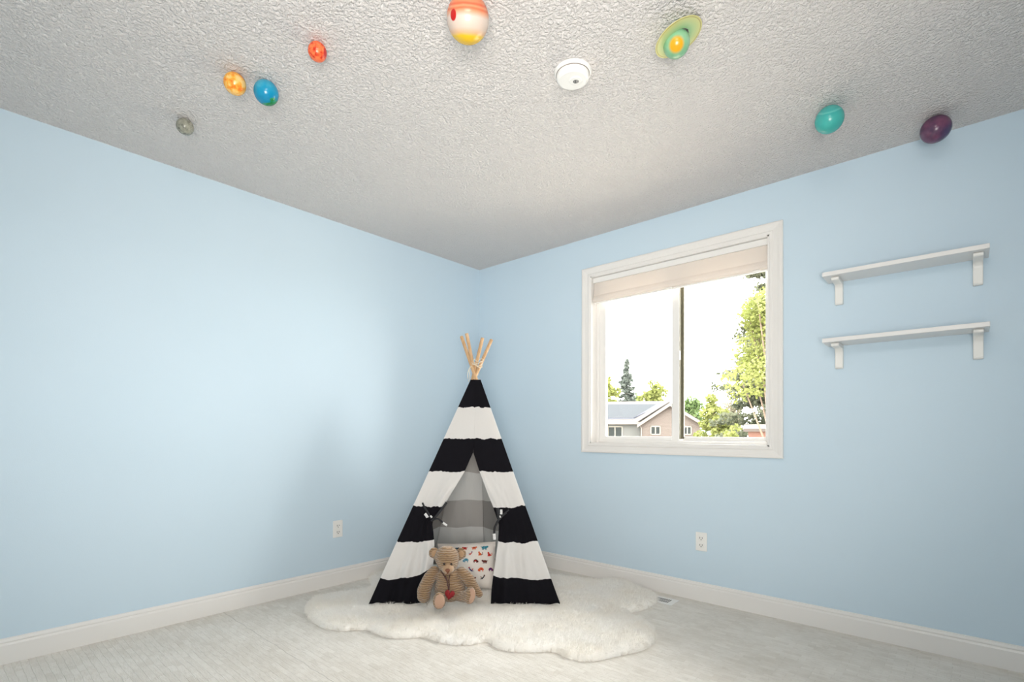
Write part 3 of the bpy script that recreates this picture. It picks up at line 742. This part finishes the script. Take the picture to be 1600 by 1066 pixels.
prints = [(525,436,'beast',7,0,.8,1),(597,433,'beast',1,3,.95,-1),(678,430,'beast',2,7,.95,1),(768,427,'beast',0,5,1.25,1),(645,478,'bird',1,4,.95,1),(730,480,'sitter',2,6,1,1),(812,484,'sitter',1,2,1.05,1),
          (608,538,'hump',5,0,1.15,1),(692,545,'hump',3,1,1.0,-1),(773,550,'beast',3,6,1.05,-1),(655,618,'bird',4,1,1.2,-1),(740,618,'hump',2,1,1.15,1),(825,616,'hump',8,4,1.0,-1),(668,700,'beast',6,3,1.0,1),(750,686,'bird',7,6,1.15,1),
          (570,620,'beast',0,5,1,1),(590,690,'sitter',5,0,1,1),(520,540,'beast',2,1,1,1),(560,484,'hump',4,8,1,1),(460,440,'sitter',3,1,1,1),(475,500,'hump',1,2,1,-1),(440,560,'bird',8,4,1,1),(430,640,'beast',6,3,1,1),(510,680,'hump',0,5,1,1)]
for zx, zy, kd, a, b, sc, fl in prints:
    u, v = pil_uv(620+zx/5.611, 780+zy/5.611)
    if abs(u) < 0.93 and abs(v) < 0.95: critter(u, v, kd, a, b, sc*1.12, fl)
me = bpy.data.meshes.new('cushion'); bm.to_mesh(me); bm.free()
link('cushion', me, [PCAN]+ink_m, pil, smooth=True)

# ------------------------------------------------------------------ teddy bear
def m_plush():
    m_ = mat('ribbed_plush', (0.50, 0.34, 0.20), 0.95, spec=0.08, sheen=0.5); n = N(m_); v = n.coords()
    wv = n.n('ShaderNodeTexWave', wave_type='BANDS', bands_direction='Z'); wv.inputs['Scale'].default_value = 28; wv.inputs['Distortion'].default_value = 4.5; wv.inputs['Detail'].default_value = 2; wv.inputs['Detail Scale'].default_value = 1.2
    n.l(v, wv.inputs['Vector']); fine = n.noise(v, 300, 3, 0.7).outputs[0]
    h = n.math('ADD', wv.outputs['Fac'], n.math('MULTIPLY', fine, 0.5)); n.bump(h, 0.9, 0.006)
    c = n.ramp(n.math('MULTIPLY_ADD', fine, 0.5, n.math('MULTIPLY', wv.outputs['Fac'], 0.5)), [(0.15,(0.19,0.11,0.052)), (0.7,(0.39,0.255,0.145))]); n.l(c, n.b.inputs['Base Color'])
    return m_
PLUSH = m_plush(); SUEDE = mat('paw_suede', (0.43, 0.27, 0.19), 0.9, sheen=0.4); EYE = mat('bear_eye', (0.015, 0.008, 0.005), 0.1); NOSE = mat('bear_nose', (0.17, 0.06, 0.03), 0.6)
MUZ = mat('muzzle_plush', (0.39, 0.25, 0.145), 0.95, sheen=0.4)
n = N(MUZ); n.bump(n.noise(n.coords(), 350, 3, 0.7).outputs[0], 0.6, 0.002)
RIB = mat('brown_ribbon', (0.06, 0.02, 0.015), 0.6)
HEART = mat('red_heart', (0.20, 0.001, 0.004), 0.8, sheen=0.05)
BD = 2.86
bb = at(702, 937, BD); BB = Vector((bb.x, bb.y, 0.045))
bear = empty('teddy_bear', BB); tag(bear, 'light brown teddy bear with red heart sitting on the rug at the tent door', 'teddy bear')
K = 1/F_PX
def L(x, y, d): return at(x, y, d)-BB
CR = Matrix((RT, FW, UP)).transposed()         # right, away, up
def tilt(roll=0, pitch=0, yaw=0): return CR @ Matrix.Rotation(yaw, 3, 'Z') @ Matrix.Rotation(pitch, 3, 'X') @ Matrix.Rotation(roll, 3, 'Y')
def limb(pts, rs, n_=7, rot=None, flat=0.9):
    out = []
    P_ = smooth_path([L(*p) for p in pts], n_); 
    for i, p in enumerate(P_):
        t = i/(len(P_)-1)*(len(rs)-1); k = min(int(t), len(rs)-2); r_ = rs[k]+(rs[k+1]-rs[k])*(t-k)
        out.append((p, (r_, r_*flat, r_), rot or CR, 16))
    return out
blob('body', [(L(703, 919, BD), (0.088, 0.070, 0.076), CR, 24), (L(701, 903, BD+.005), (0.074, 0.056, 0.060), CR, 24), (L(700, 893, BD+.005), (0.045, 0.042, 0.03), CR, 20)], PLUSH, bear, fuzz=0.0012)
hd = blob('head', [(L(698.5, 871, BD-.012), (0.069, 0.064, 0.063), tilt(R(3)), 26), (L(699.5, 879, BD-.022), (0.060, 0.058, 0.052), CR, 24), (L(700, 889, BD-.048), (0.036, 0.044, 0.030), CR, 20)], PLUSH, bear, fuzz=0.0010)
ml = blob('muzzle', [(L(700, 888.5, BD-.060), (0.034, 0.038, 0.028), CR, 20), (L(700, 885, BD-.058), (0.022, 0.03, 0.022), CR, 16)], MUZ, hd, fuzz=0.0005)
for ex_, ey_ in ((678.5, 864.5), (720.5, 865)):
    s = -1 if ex_ < 700 else 1
    e = blob('ear', [(L(ex_, ey_, BD+.005), (0.031, 0.014, 0.033), tilt(R(25*s), R(5), R(-20*s)), 18), (L(ex_-s*4, ey_+4, BD+.005), (0.026, 0.015, 0.028), tilt(R(25*s)), 16)], PLUSH, hd, 0.004, fuzz=0.001)
    b_ = blob('ear_lining', [(L(ex_, ey_+1, BD-.008), (0.019, 0.006, 0.021), tilt(R(25*s), R(5), R(-20*s)), 14)], MUZ, e, 0.003)
for ex_, ey_ in ((694, 881.5), (705.2, 881.8)):
    bm = bmesh.new(); ellipsoid(bm, L(ex_, ey_, BD-.0825), (0.0062, 0.005, 0.0062), CR, 14); obj('eye', bm, EYE, hd, smooth=True)
blob('nose', [(L(699.5, 891.2, BD-.098), (0.0145, 0.008, 0.0095), CR, 16), (L(699.5, 894, BD-.0965), (0.008, 0.006, 0.007), CR, 12)], NOSE, hd, 0.0025)
bm = bmesh.new(); tube(bm, [L(699.5, 893, BD-.0985), L(699.5, 896.5, BD-.0935)], 0.0012, n=6)
tube(bm, smooth_path([L(694.5, 897.2, BD-.085), L(697, 898, BD-.092), L(699.5, 896.4, BD-.0945), L(702, 898, BD-.092), L(704.5, 897.2, BD-.085)]), 0.0012, n=6); obj('mouth', bm, NOSE, hd, smooth=True)
blob('arm', limb([(678, 893, BD+.0), (670, 906, BD-.02), (663, 922, BD-.035), (662, 932, BD-.045)], [0.031, 0.037, 0.039, 0.037]), PLUSH, bear, fuzz=0.0012)
blob('arm', limb([(721, 895, BD+.0), (731, 905, BD-.005), (740, 918, BD-.01), (749, 928.5, BD-.012)], [0.032, 0.035, 0.030, 0.020]), PLUSH, bear, fuzz=0.0012)
fl_ = dict(lr=tilt(R(4), R(-10), R(8)), rr=tilt(R(3), R(-12), R(-22)))
lg = blob('leg', limb([(692, 931, BD-.02), (688, 934, BD-.06), (686.5, 938, BD-.095)], [0.030, 0.031, 0.033]) + [(L(686.5, 939, BD-.118), (0.036, 0.022, 0.046), fl_['lr'], 20)], PLUSH, bear, fuzz=0.001)
blob('foot_pad', [(L(687, 940, BD-.1355), (0.029, 0.008, 0.039), fl_['lr'], 20)], SUEDE, lg, 0.003)
lg = blob('leg', limb([(715, 930, BD-.02), (723, 932, BD-.05), (731, 932, BD-.085)], [0.032, 0.031, 0.032]) + [(L(734.5, 930.5, BD-.105), (0.032, 0.022, 0.047), fl_['rr'], 20)], PLUSH, bear, fuzz=0.001)
blob('foot_pad', [(L(736.3, 931, BD-.121), (0.0245, 0.008, 0.040), fl_['rr'], 20)], SUEDE, lg, 0.003)
bm = bmesh.new()
for pp in ([(690,893,BD-.05),(694,900,BD-.066),(698,907,BD-.072),(700,916,BD-.080),(701,922,BD-.086)], [(703,899,BD-.064),(701.5,905,BD-.074),(702,914,BD-.080),(701.5,922,BD-.086)], [(696,900,BD-.068),(699,908,BD-.076),(699,916,BD-.082)]):
    tube(bm, smooth_path([L(*p) for p in pp]), 0.0030, n=8, flat=0.35)
obj('ribbon', bm, RIB, bear, smooth=True)
bm = bmesh.new(); hc = L(702.3, 930.5, BD-.103); NHH = 40; out_h = []
for k in range(NHH):
    t = 2*PI*k/NHH; out_h.append((16*math.sin(t)**3/17*0.029, (13*math.cos(t)-5*math.cos(2*t)-2*math.cos(3*t)-math.cos(4*t)+2)/15*0.029))
ca, sa = math.cos(R(-12)), math.sin(R(-12)); rows = []
for ly in range(-6, 7):
    a = ly/6*PI/2; s = max(0.02, math.cos(a)**0.6); y = math.sin(a)*0.017
    rows.append([bm.verts.new(hc + CR @ Vector(((x*ca-z*sa)*s, y, (x*sa+z*ca)*s))) for x, z in out_h])
for A, B in zip(rows, rows[1:]):
    for k in range(NHH): bm.faces.new((A[k], A[(k+1)%NHH], B[(k+1)%NHH], B[k]))
bm.faces.new(rows[0][::-1]); bm.faces.new(rows[-1]); obj('heart', bm, HEART, bear, smooth=True)

# ------------------------------------------------------------------ outside
GZ = -3.2
def m_bounce_ground():
    m_ = mat('bounce_ground', (0.10, 0.16, 0.05), 0.9); n = N(m_); n.l(n.ramp(n.noise(n.coords(), 0.3, 4).outputs[0], [(0.3,(0.30,0.275,0.23)), (0.7,(0.40,0.37,0.32))]), n.b.inputs['Base Color']); return m_  # unseen ground, made pale and warm to bounce skylight onto the ceiling
bm = bmesh.new(); box(bm, -120, 60, 0.6, 140, GZ-0.5, GZ); struct('ground', bm, m_bounce_ground())

def leafm(name, c1, c2):
    m_ = mat(name, c1, 0.7, spec=0.2); n = N(m_); oi = n.noise(n.coords(), 1.6, 3).outputs[0]
    c = n.ramp(oi, [(0.35, c1), (0.65, c2)]); n.l(c, n.b.inputs['Base Color'])
    tl = n.n('ShaderNodeBsdfTranslucent'); n.l(c, tl.inputs[0]); mx = n.n('ShaderNodeMixShader'); mx.inputs[0].default_value = 0.4
    n.l(n.b.outputs[0], mx.inputs[1]); n.l(tl.outputs[0], mx.inputs[2]); n.l(mx.outputs[0], n.out.inputs[0]); return m_
LY = leafm('leaves_yellow_green', (0.095, 0.112, 0.026), (0.155, 0.168, 0.055))
LG = leafm('leaves_green', (0.045, 0.078, 0.024), (0.085, 0.12, 0.045))
LD = leafm('needles_dark', (0.0429, 0.05148, 0.033), (0.0858, 0.0924, 0.0594))
LB = leafm('needles_blue', (0.0594, 0.0726, 0.06468), (0.0858, 0.09768, 0.0858))
LW = leafm('pale_blossom', (0.1188, 0.1089, 0.0726), (0.1584, 0.1452, 0.1056))
BARK = mat('bark', (0.10, 0.07, 0.05), 0.9)
def leaf(bm, p, s, rnd):
    a = Vector((rnd.gauss(0,1), rnd.gauss(0,1), rnd.gauss(0,1))).normalized(); b = a.orthogonal().normalized()*s*0.45; a = a*s
    v = [bm.verts.new(p-a*0.5), bm.verts.new(p+b), bm.verts.new(p+a*0.5), bm.verts.new(p-b)]; bm.faces.new(v)
def tree(name, px, ptop, d, wpx, mat_, label, n_=2500, seed=1, ls=0.30, cr=0.0, base_px=None, lean=0):
    """leafy tree: px centre, ptop top of crown, wpx crown width, all at distance d"""
    rnd = random.Random(seed); top = at(px, ptop, d); W = wpx*d/F_PX/2
    t = empty(name, (top.x, top.y, GZ)); tag(t, label, 'tree', 'trees outside the window'); Hh = top.z-GZ
    zb = Hh*cr; bm = bmesh.new()
    cl = [(Vector((rnd.uniform(-1,1)*W*0.62, rnd.uniform(-1,1)*W*0.62, zb+(Hh-zb)*rnd.uniform(0.12, 0.86)))) for _ in range(44)] + [Vector((0,0,Hh-W*0.28))]
    for i in range(n_):
        c_ = rnd.choice(cl); k = (c_.z-zb)/(Hh-zb); rr_ = W*0.58*(1.15-0.5*k)
        v = Vector((rnd.gauss(0,1), rnd.gauss(0,1), rnd.gauss(0,1))).normalized()*rr_*rnd.uniform(0.3, 1.0)**0.5; v.z *= 0.8
        p = Vector((c_.x*(1.1-0.45*k), c_.y*(1.1-0.45*k), c_.z))+v
        if p.z < Hh*1.01: leaf(bm, p, ls*rnd.uniform(0.6, 1.2), rnd)
    obj('crown', bm, mat_, t)
    bm = bmesh.new(); cyl(bm, (0,0,0), (0,0,Hh*0.75), Hh*0.014, Hh*0.005, n=10)
    for c_ in cl[:14]: cyl(bm, (0,0,c_.z*0.6), c_, Hh*0.004, Hh*0.0015, n=6)
    obj('trunk', bm, BARK, t)
    return t
def conifer(name, px, ptop, d, wpx, mat_, label, n_=70, seed=1, ls=0.3, droop=0.35, per=60, taper=0.85, basef=0.06):
    rnd = random.Random(seed); top = at(px, ptop, d); W = wpx*d/F_PX/2
    t = empty(name, (top.x, top.y, GZ)); tag(t, label, 'tree', 'trees outside the window'); Hh = top.z-GZ
    bm = bmesh.new(); bm2 = bmesh.new(); cyl(bm2, (0,0,0), (0,0,Hh*0.98), Hh*0.02, 0.01, n=10)
    for i in range(n_):
        k = (i+0.5)/n_; z0 = Hh*(basef+(0.985-basef)*k); ln_ = W*((1-k)**taper)*rnd.uniform(0.6, 1.1)+0.05; a = rnd.uniform(0, 2*PI)
        tip = Vector((math.cos(a)*ln_, math.sin(a)*ln_, z0+ln_*rnd.uniform(-droop, 0.12)))
        cyl(bm2, (0,0,z0), tip, 0.03, 0.006, n=5)
        for j in range(int(per*(0.35+ln_/W))):
            s = rnd.uniform(0.12, 1.02); sp = ln_*0.16*(1.15-s)+0.10
            p = Vector((0,0,z0)).lerp(tip, s)+Vector((rnd.gauss(0, sp), rnd.gauss(0, sp), rnd.gauss(-0.10, 0.10))); leaf(bm, p, ls*rnd.uniform(0.6, 1.3), rnd)
    obj('needles', bm, mat_, t); obj('trunk', bm2, BARK, t); return t
tree('leafy_tree', 947, 588, 70, 44, LY, 'yellow-green tree behind the solar-panel roof at the left edge of the window', 2600, 11, 0.55, 0.3)
conifer('conifer_tree', 979, 559, 85, 62, LB, 'blue-grey conifer behind the solar-panel roof', 130, 5, 0.42, per=80)
tree('leafy_tree', 1021, 594, 80, 46, LY, 'round pale green tree behind the house ridge', 2400, 23, 0.55, 0.3)
tree('leafy_tree', 992, 614, 90, 34, LG, 'low grey-green tree between the conifer and the round tree', 1500, 31, 0.6, 0.3)
tree('leafy_tree', 1081, 619, 76, 46, LG, 'darker green tree just right of the house gable', 2600, 37, 0.5, 0.15)
tree('leafy_tree', 1112, 616, 44, 48, LY, 'tall yellow-green shrub right of the house', 4200, 41, 0.30, 0.1)
tree('blossom_tree', 1144, 613, 48, 46, LW, 'pale thin-branched tree between the yellow shrub and the big spruce', 2200, 43, 0.22, 0.1)
tree('leafy_tree', 1131, 640, 38, 40, LY, 'low bright yellow-green bush at the window bottom', 4200, 47, 0.26, 0.1)
tree('leafy_tree', 1150, 663, 26, 44, LY, 'bright yellow hedge in front of the brick house', 1800, 53, 0.16, 0.2)
conifer('spruce_tree', 1216, 300, 30, 225, LD, 'big dark spruce at the right edge of the window', 200, 61, 0.20, droop=0.3, per=260, taper=0.7, basef=0.05)
tree('leafy_tree', 1206, 447, 15.5, 124, LY, 'near light green tree with loose branches, in front of the big spruce', 8500, 67, 0.10, 0.60)

# neighbour house with solar roof
HD = 55.0
hp = at(1050, 677, HD); ho = Vector((hp.x, hp.y, GZ)); hyaw = YAW - math.atan((1050-800)/F_PX)
house = empty('neighbor_house', ho, hyaw); tag(house, 'tan house with gable and solar panels on its roof outside the window', 'house')
SIDING = mat('tan_siding', (0.0627, 0.05016, 0.04356), 0.8); n = N(SIDING); wv = n.n('ShaderNodeTexWave', bands_direction='Z'); wv.inputs['Scale'].default_value = 2.2; n.l(n.coords(), wv.inputs['Vector']); n.bump(wv.outputs['Fac'], 0.3, 0.02)
GREYS = mat('grey_siding', (0.0561, 0.05808, 0.0561), 0.8); FASC = mat('cream_fascia', (0.099, 0.0858, 0.0759), 0.6); ROOF = mat('shingle_roof', (0.0561, 0.05148, 0.04884), 0.9)
SOLAR = mat('solar_glass', (0.043, 0.047, 0.052), 0.9, spec=0.0); PANEG = mat('house_glass', (0.022, 0.025, 0.025), 0.7, spec=0.0); WFR = mat('house_window_frame', (0.1122, 0.1056, 0.0891), 0.6)
SED = mat('solar_edge', (0.03, 0.035, 0.05), 0.5)
def Hl(px, py, dd=0.0):                # local house coordinates on the plane of the gable (dd metres further back)
    M = Matrix.Rotation(-hyaw, 3, 'Z'); nrm = Matrix.Rotation(hyaw, 3, 'Z') @ Vector((0,1,0)); r_ = ray(px, py)
    t = (ho+nrm*dd-CAM).dot(nrm)/r_.dot(nrm); return M @ (CAM+r_*t-ho)
gl, gr, ga = Hl(1003, 662), Hl(1095, 662), Hl(1056, 629)
ez = (gl.z+gr.z)/2; dep = 9.0
gxl, gxr = Hl(1001, 690).x, Hl(1094, 690).x; gm = (gxl+gxr)/2
bm = bmesh.new()
A = [(gxl, 0, 0), (gxr, 0, 0), (gxr, 0, ez), (gm, 0, ga.z-0.25), (gxl, 0, ez)]
va = [bm.verts.new(p) for p in A]; vb = [bm.verts.new((p[0], dep, p[2])) for p in A]
bm.faces.new(va); bm.faces.new(vb[::-1])
for i in range(5): bm.faces.new((va[i], va[(i+1)%5], vb[(i+1)%5], vb[i]))
obj('gable_wall', bm, SIDING, house)
ov = 0.45
bm = bmesh.new(); fb = bmesh.new()
for s, xe in ((-1, gxl-0.35), (1, gxr+0.55)):
    zr = ga.z; ze = ez - 0.05
    for (b_, y0, y1, th, dz) in ((bm, -ov, dep+0.5, 0.12, 0.0), (fb, -ov-0.05, -ov+0.06, 0.34, -0.06)):
        q_ = [Vector((gm, y0, zr+dz)), Vector((xe, y0, ze+dz)), Vector((xe, y0, ze+dz-th)), Vector((gm, y0, zr+dz-th))]
        q2 = [p+Vector((0, y1-y0, 0)) for p in q_]; a_ = [b_.verts.new(p) for p in q_]; c_ = [b_.verts.new(p) for p in q2]
        b_.faces.new(a_); b_.faces.new(c_[::-1])
        for i in range(4): b_.faces.new((a_[i], a_[(i+1)%4], c_[(i+1)%4], c_[i]))
obj('gable_roof', bm, ROOF, house); obj('fascia_board', fb, FASC, house)
# left wing, eave towards the viewer, roof carrying the solar array
wx0, wx1 = Hl(925, 662).x, gxl+0.02; wy = 0.5
eL = Hl(960, 661, wy); rL = Hl(980, 629, wy+5.0)
bm = bmesh.new(); box(bm, wx0, wx1, wy+0.4, wy+8, 0, eL.z-0.05); obj('wing_wall', bm, GREYS, house)
def slab(bm, P, th):
    P = [Vector(p) for p in P]; nn = (P[1]-P[0]).cross(P[2]-P[0]).normalized()
    if nn.z < 0: nn = -nn
    a_ = [bm.verts.new(p) for p in P]; b_ = [bm.verts.new(p+nn*th) for p in P]
    bm.faces.new(a_[::-1]); bm.faces.new(b_)
    for i in range(len(P)): bm.faces.new((a_[i], a_[(i+1)%len(P)], b_[(i+1)%len(P)], b_[i]))
bm = bmesh.new(); slab(bm, [(wx0, wy, eL.z), (gxl-0.4, wy, eL.z), (gm, wy+5.0, rL.z), (wx0, wy+5.0, rL.z)], 0.12); slab(bm, [(wx0, wy+5.0, rL.z), (gm, wy+5.0, rL.z), (gm, wy+9.5, eL.z), (wx0, wy+9.5, eL.z)], 0.12)
obj('wing_roof', bm, ROOF, house)
def roofpt(px, py, lift=0.0):          # point of the wing roof plane along a line of sight
    M = Matrix.Rotation(-hyaw, 3, 'Z'); o_ = M @ (CAM-ho); d_ = M @ ray(px, py); a = Vector((0, wy, eL.z+0.12+lift)); dv = Vector((0, 5.0, rL.z-eL.z)); nn = Vector((1,0,0)).cross(dv)
    t = (a-o_).dot(nn)/d_.dot(nn); return o_+d_*t
ar = bmesh.new(); Q = [roofpt(930, 653.5, .15), roofpt(990, 653, .15), roofpt(1026, 632, .15), roofpt(948, 632.5, .15)]
slab(ar, Q, 0.06); sa = obj('solar_array', ar, SOLAR, house)
er = bmesh.new(); 
for i, j in ((0, 1), (1, 2)):
    a_, b_ = Q[i], Q[j]; v4 = [er.verts.new(p) for p in (a_+Vector((0,-.03,.04)), b_+Vector((0,-.03,.04)), b_+Vector((0.20,-.03,-.30)), a_+Vector((0,-.03,-.26)))]; v5 = [er.verts.new(v.co+Vector((0.0,0.05,0))) for v in v4]
    er.faces.new(v4); er.faces.new(v5[::-1])
    for k in range(4): er.faces.new((v4[k], v4[(k+1)%4], v5[(k+1)%4], v5[k]))
obj('array_edge', er, SED, sa)
bm = bmesh.new(); box(bm, wx0, gxl+0.05, wy-0.12, wy+0.02, eL.z-0.16, eL.z+0.10); obj('gutter', bm, FASC, house)
dp_ = Hl(999, 666); bm = bmesh.new(); cyl(bm, (gxl-0.25, wy-0.06, eL.z-0.1), (gxl+0.1, -0.08, eL.z-0.55), 0.07, n=10); cyl(bm, (gxl+0.1, -0.08, eL.z-0.5), (gxl+0.1, -0.08, 0), 0.07, n=10); obj('downspout', bm, FASC, house)
def hwin(px0, py0, px1, py1, y_, dd, mull=1):
    a_, b_ = Hl(px0, py0, dd), Hl(px1, py1, dd); x0, x1, z1, z0 = a_.x, b_.x, a_.z, b_.z
    bm = bmesh.new(); f_ = 0.13
    box(bm, x0, x1, y_-0.06, y_+0.02, z0, z0+f_); box(bm, x0, x1, y_-0.06, y_+0.02, z1-f_, z1); box(bm, x0, x0+f_, y_-0.06, y_+0.02, z0, z1); box(bm, x1-f_, x1, y_-0.06, y_+0.02, z0, z1)
    xm = (x0+x1)/2; box(bm, xm-0.06, xm+0.06, y_-0.05, y_+0.02, z0, z1)
    o = obj('window', bm, WFR, house); bm = bmesh.new(); box(bm, x0+f_*0.5, x1-f_*0.5, y_-0.03, y_+0.0, z0+f_*0.5, z1-f_*0.5); obj('pane', bm, PANEG, o)
hwin(1016, 665.5, 1032.5, 680, 0, 0); hwin(1067, 666, 1081, 680, 0, 0); hwin(949, 666, 973, 685, wy+0.4, wy+0.4)

# brick house far right, only its low roof and wall showing
BRK = mat('orange_brick', (0.0924, 0.0429, 0.0297), 0.85)
bp = at(1182, 677, 17.0); bh = empty('brick_house', (bp.x, bp.y, GZ), YAW-math.atan((1182-800)/F_PX)); tag(bh, 'low orange-brick house at the bottom right of the window', 'house')
bm = bmesh.new(); zt = (677-673)/F_PX*17+CAM.z-GZ; box(bm, -0.25, 3.0, 0, 2.4, 0, zt); obj('wall', bm, BRK, bh)
bm = bmesh.new(); slab(bm, [(-0.4, -0.15, zt), (3.2, -0.15, zt), (3.2, 1.2, zt+0.16), (-0.4, 1.2, zt+0.16)], 0.1); slab(bm, [(-0.4, 1.2, zt+0.16), (3.2, 1.2, zt+0.16), (3.2, 2.55, zt), (-0.4, 2.55, zt)], 0.06)
obj('roof', bm, mat('pale_roof', (0.055, 0.045, 0.04), 0.9), bh)
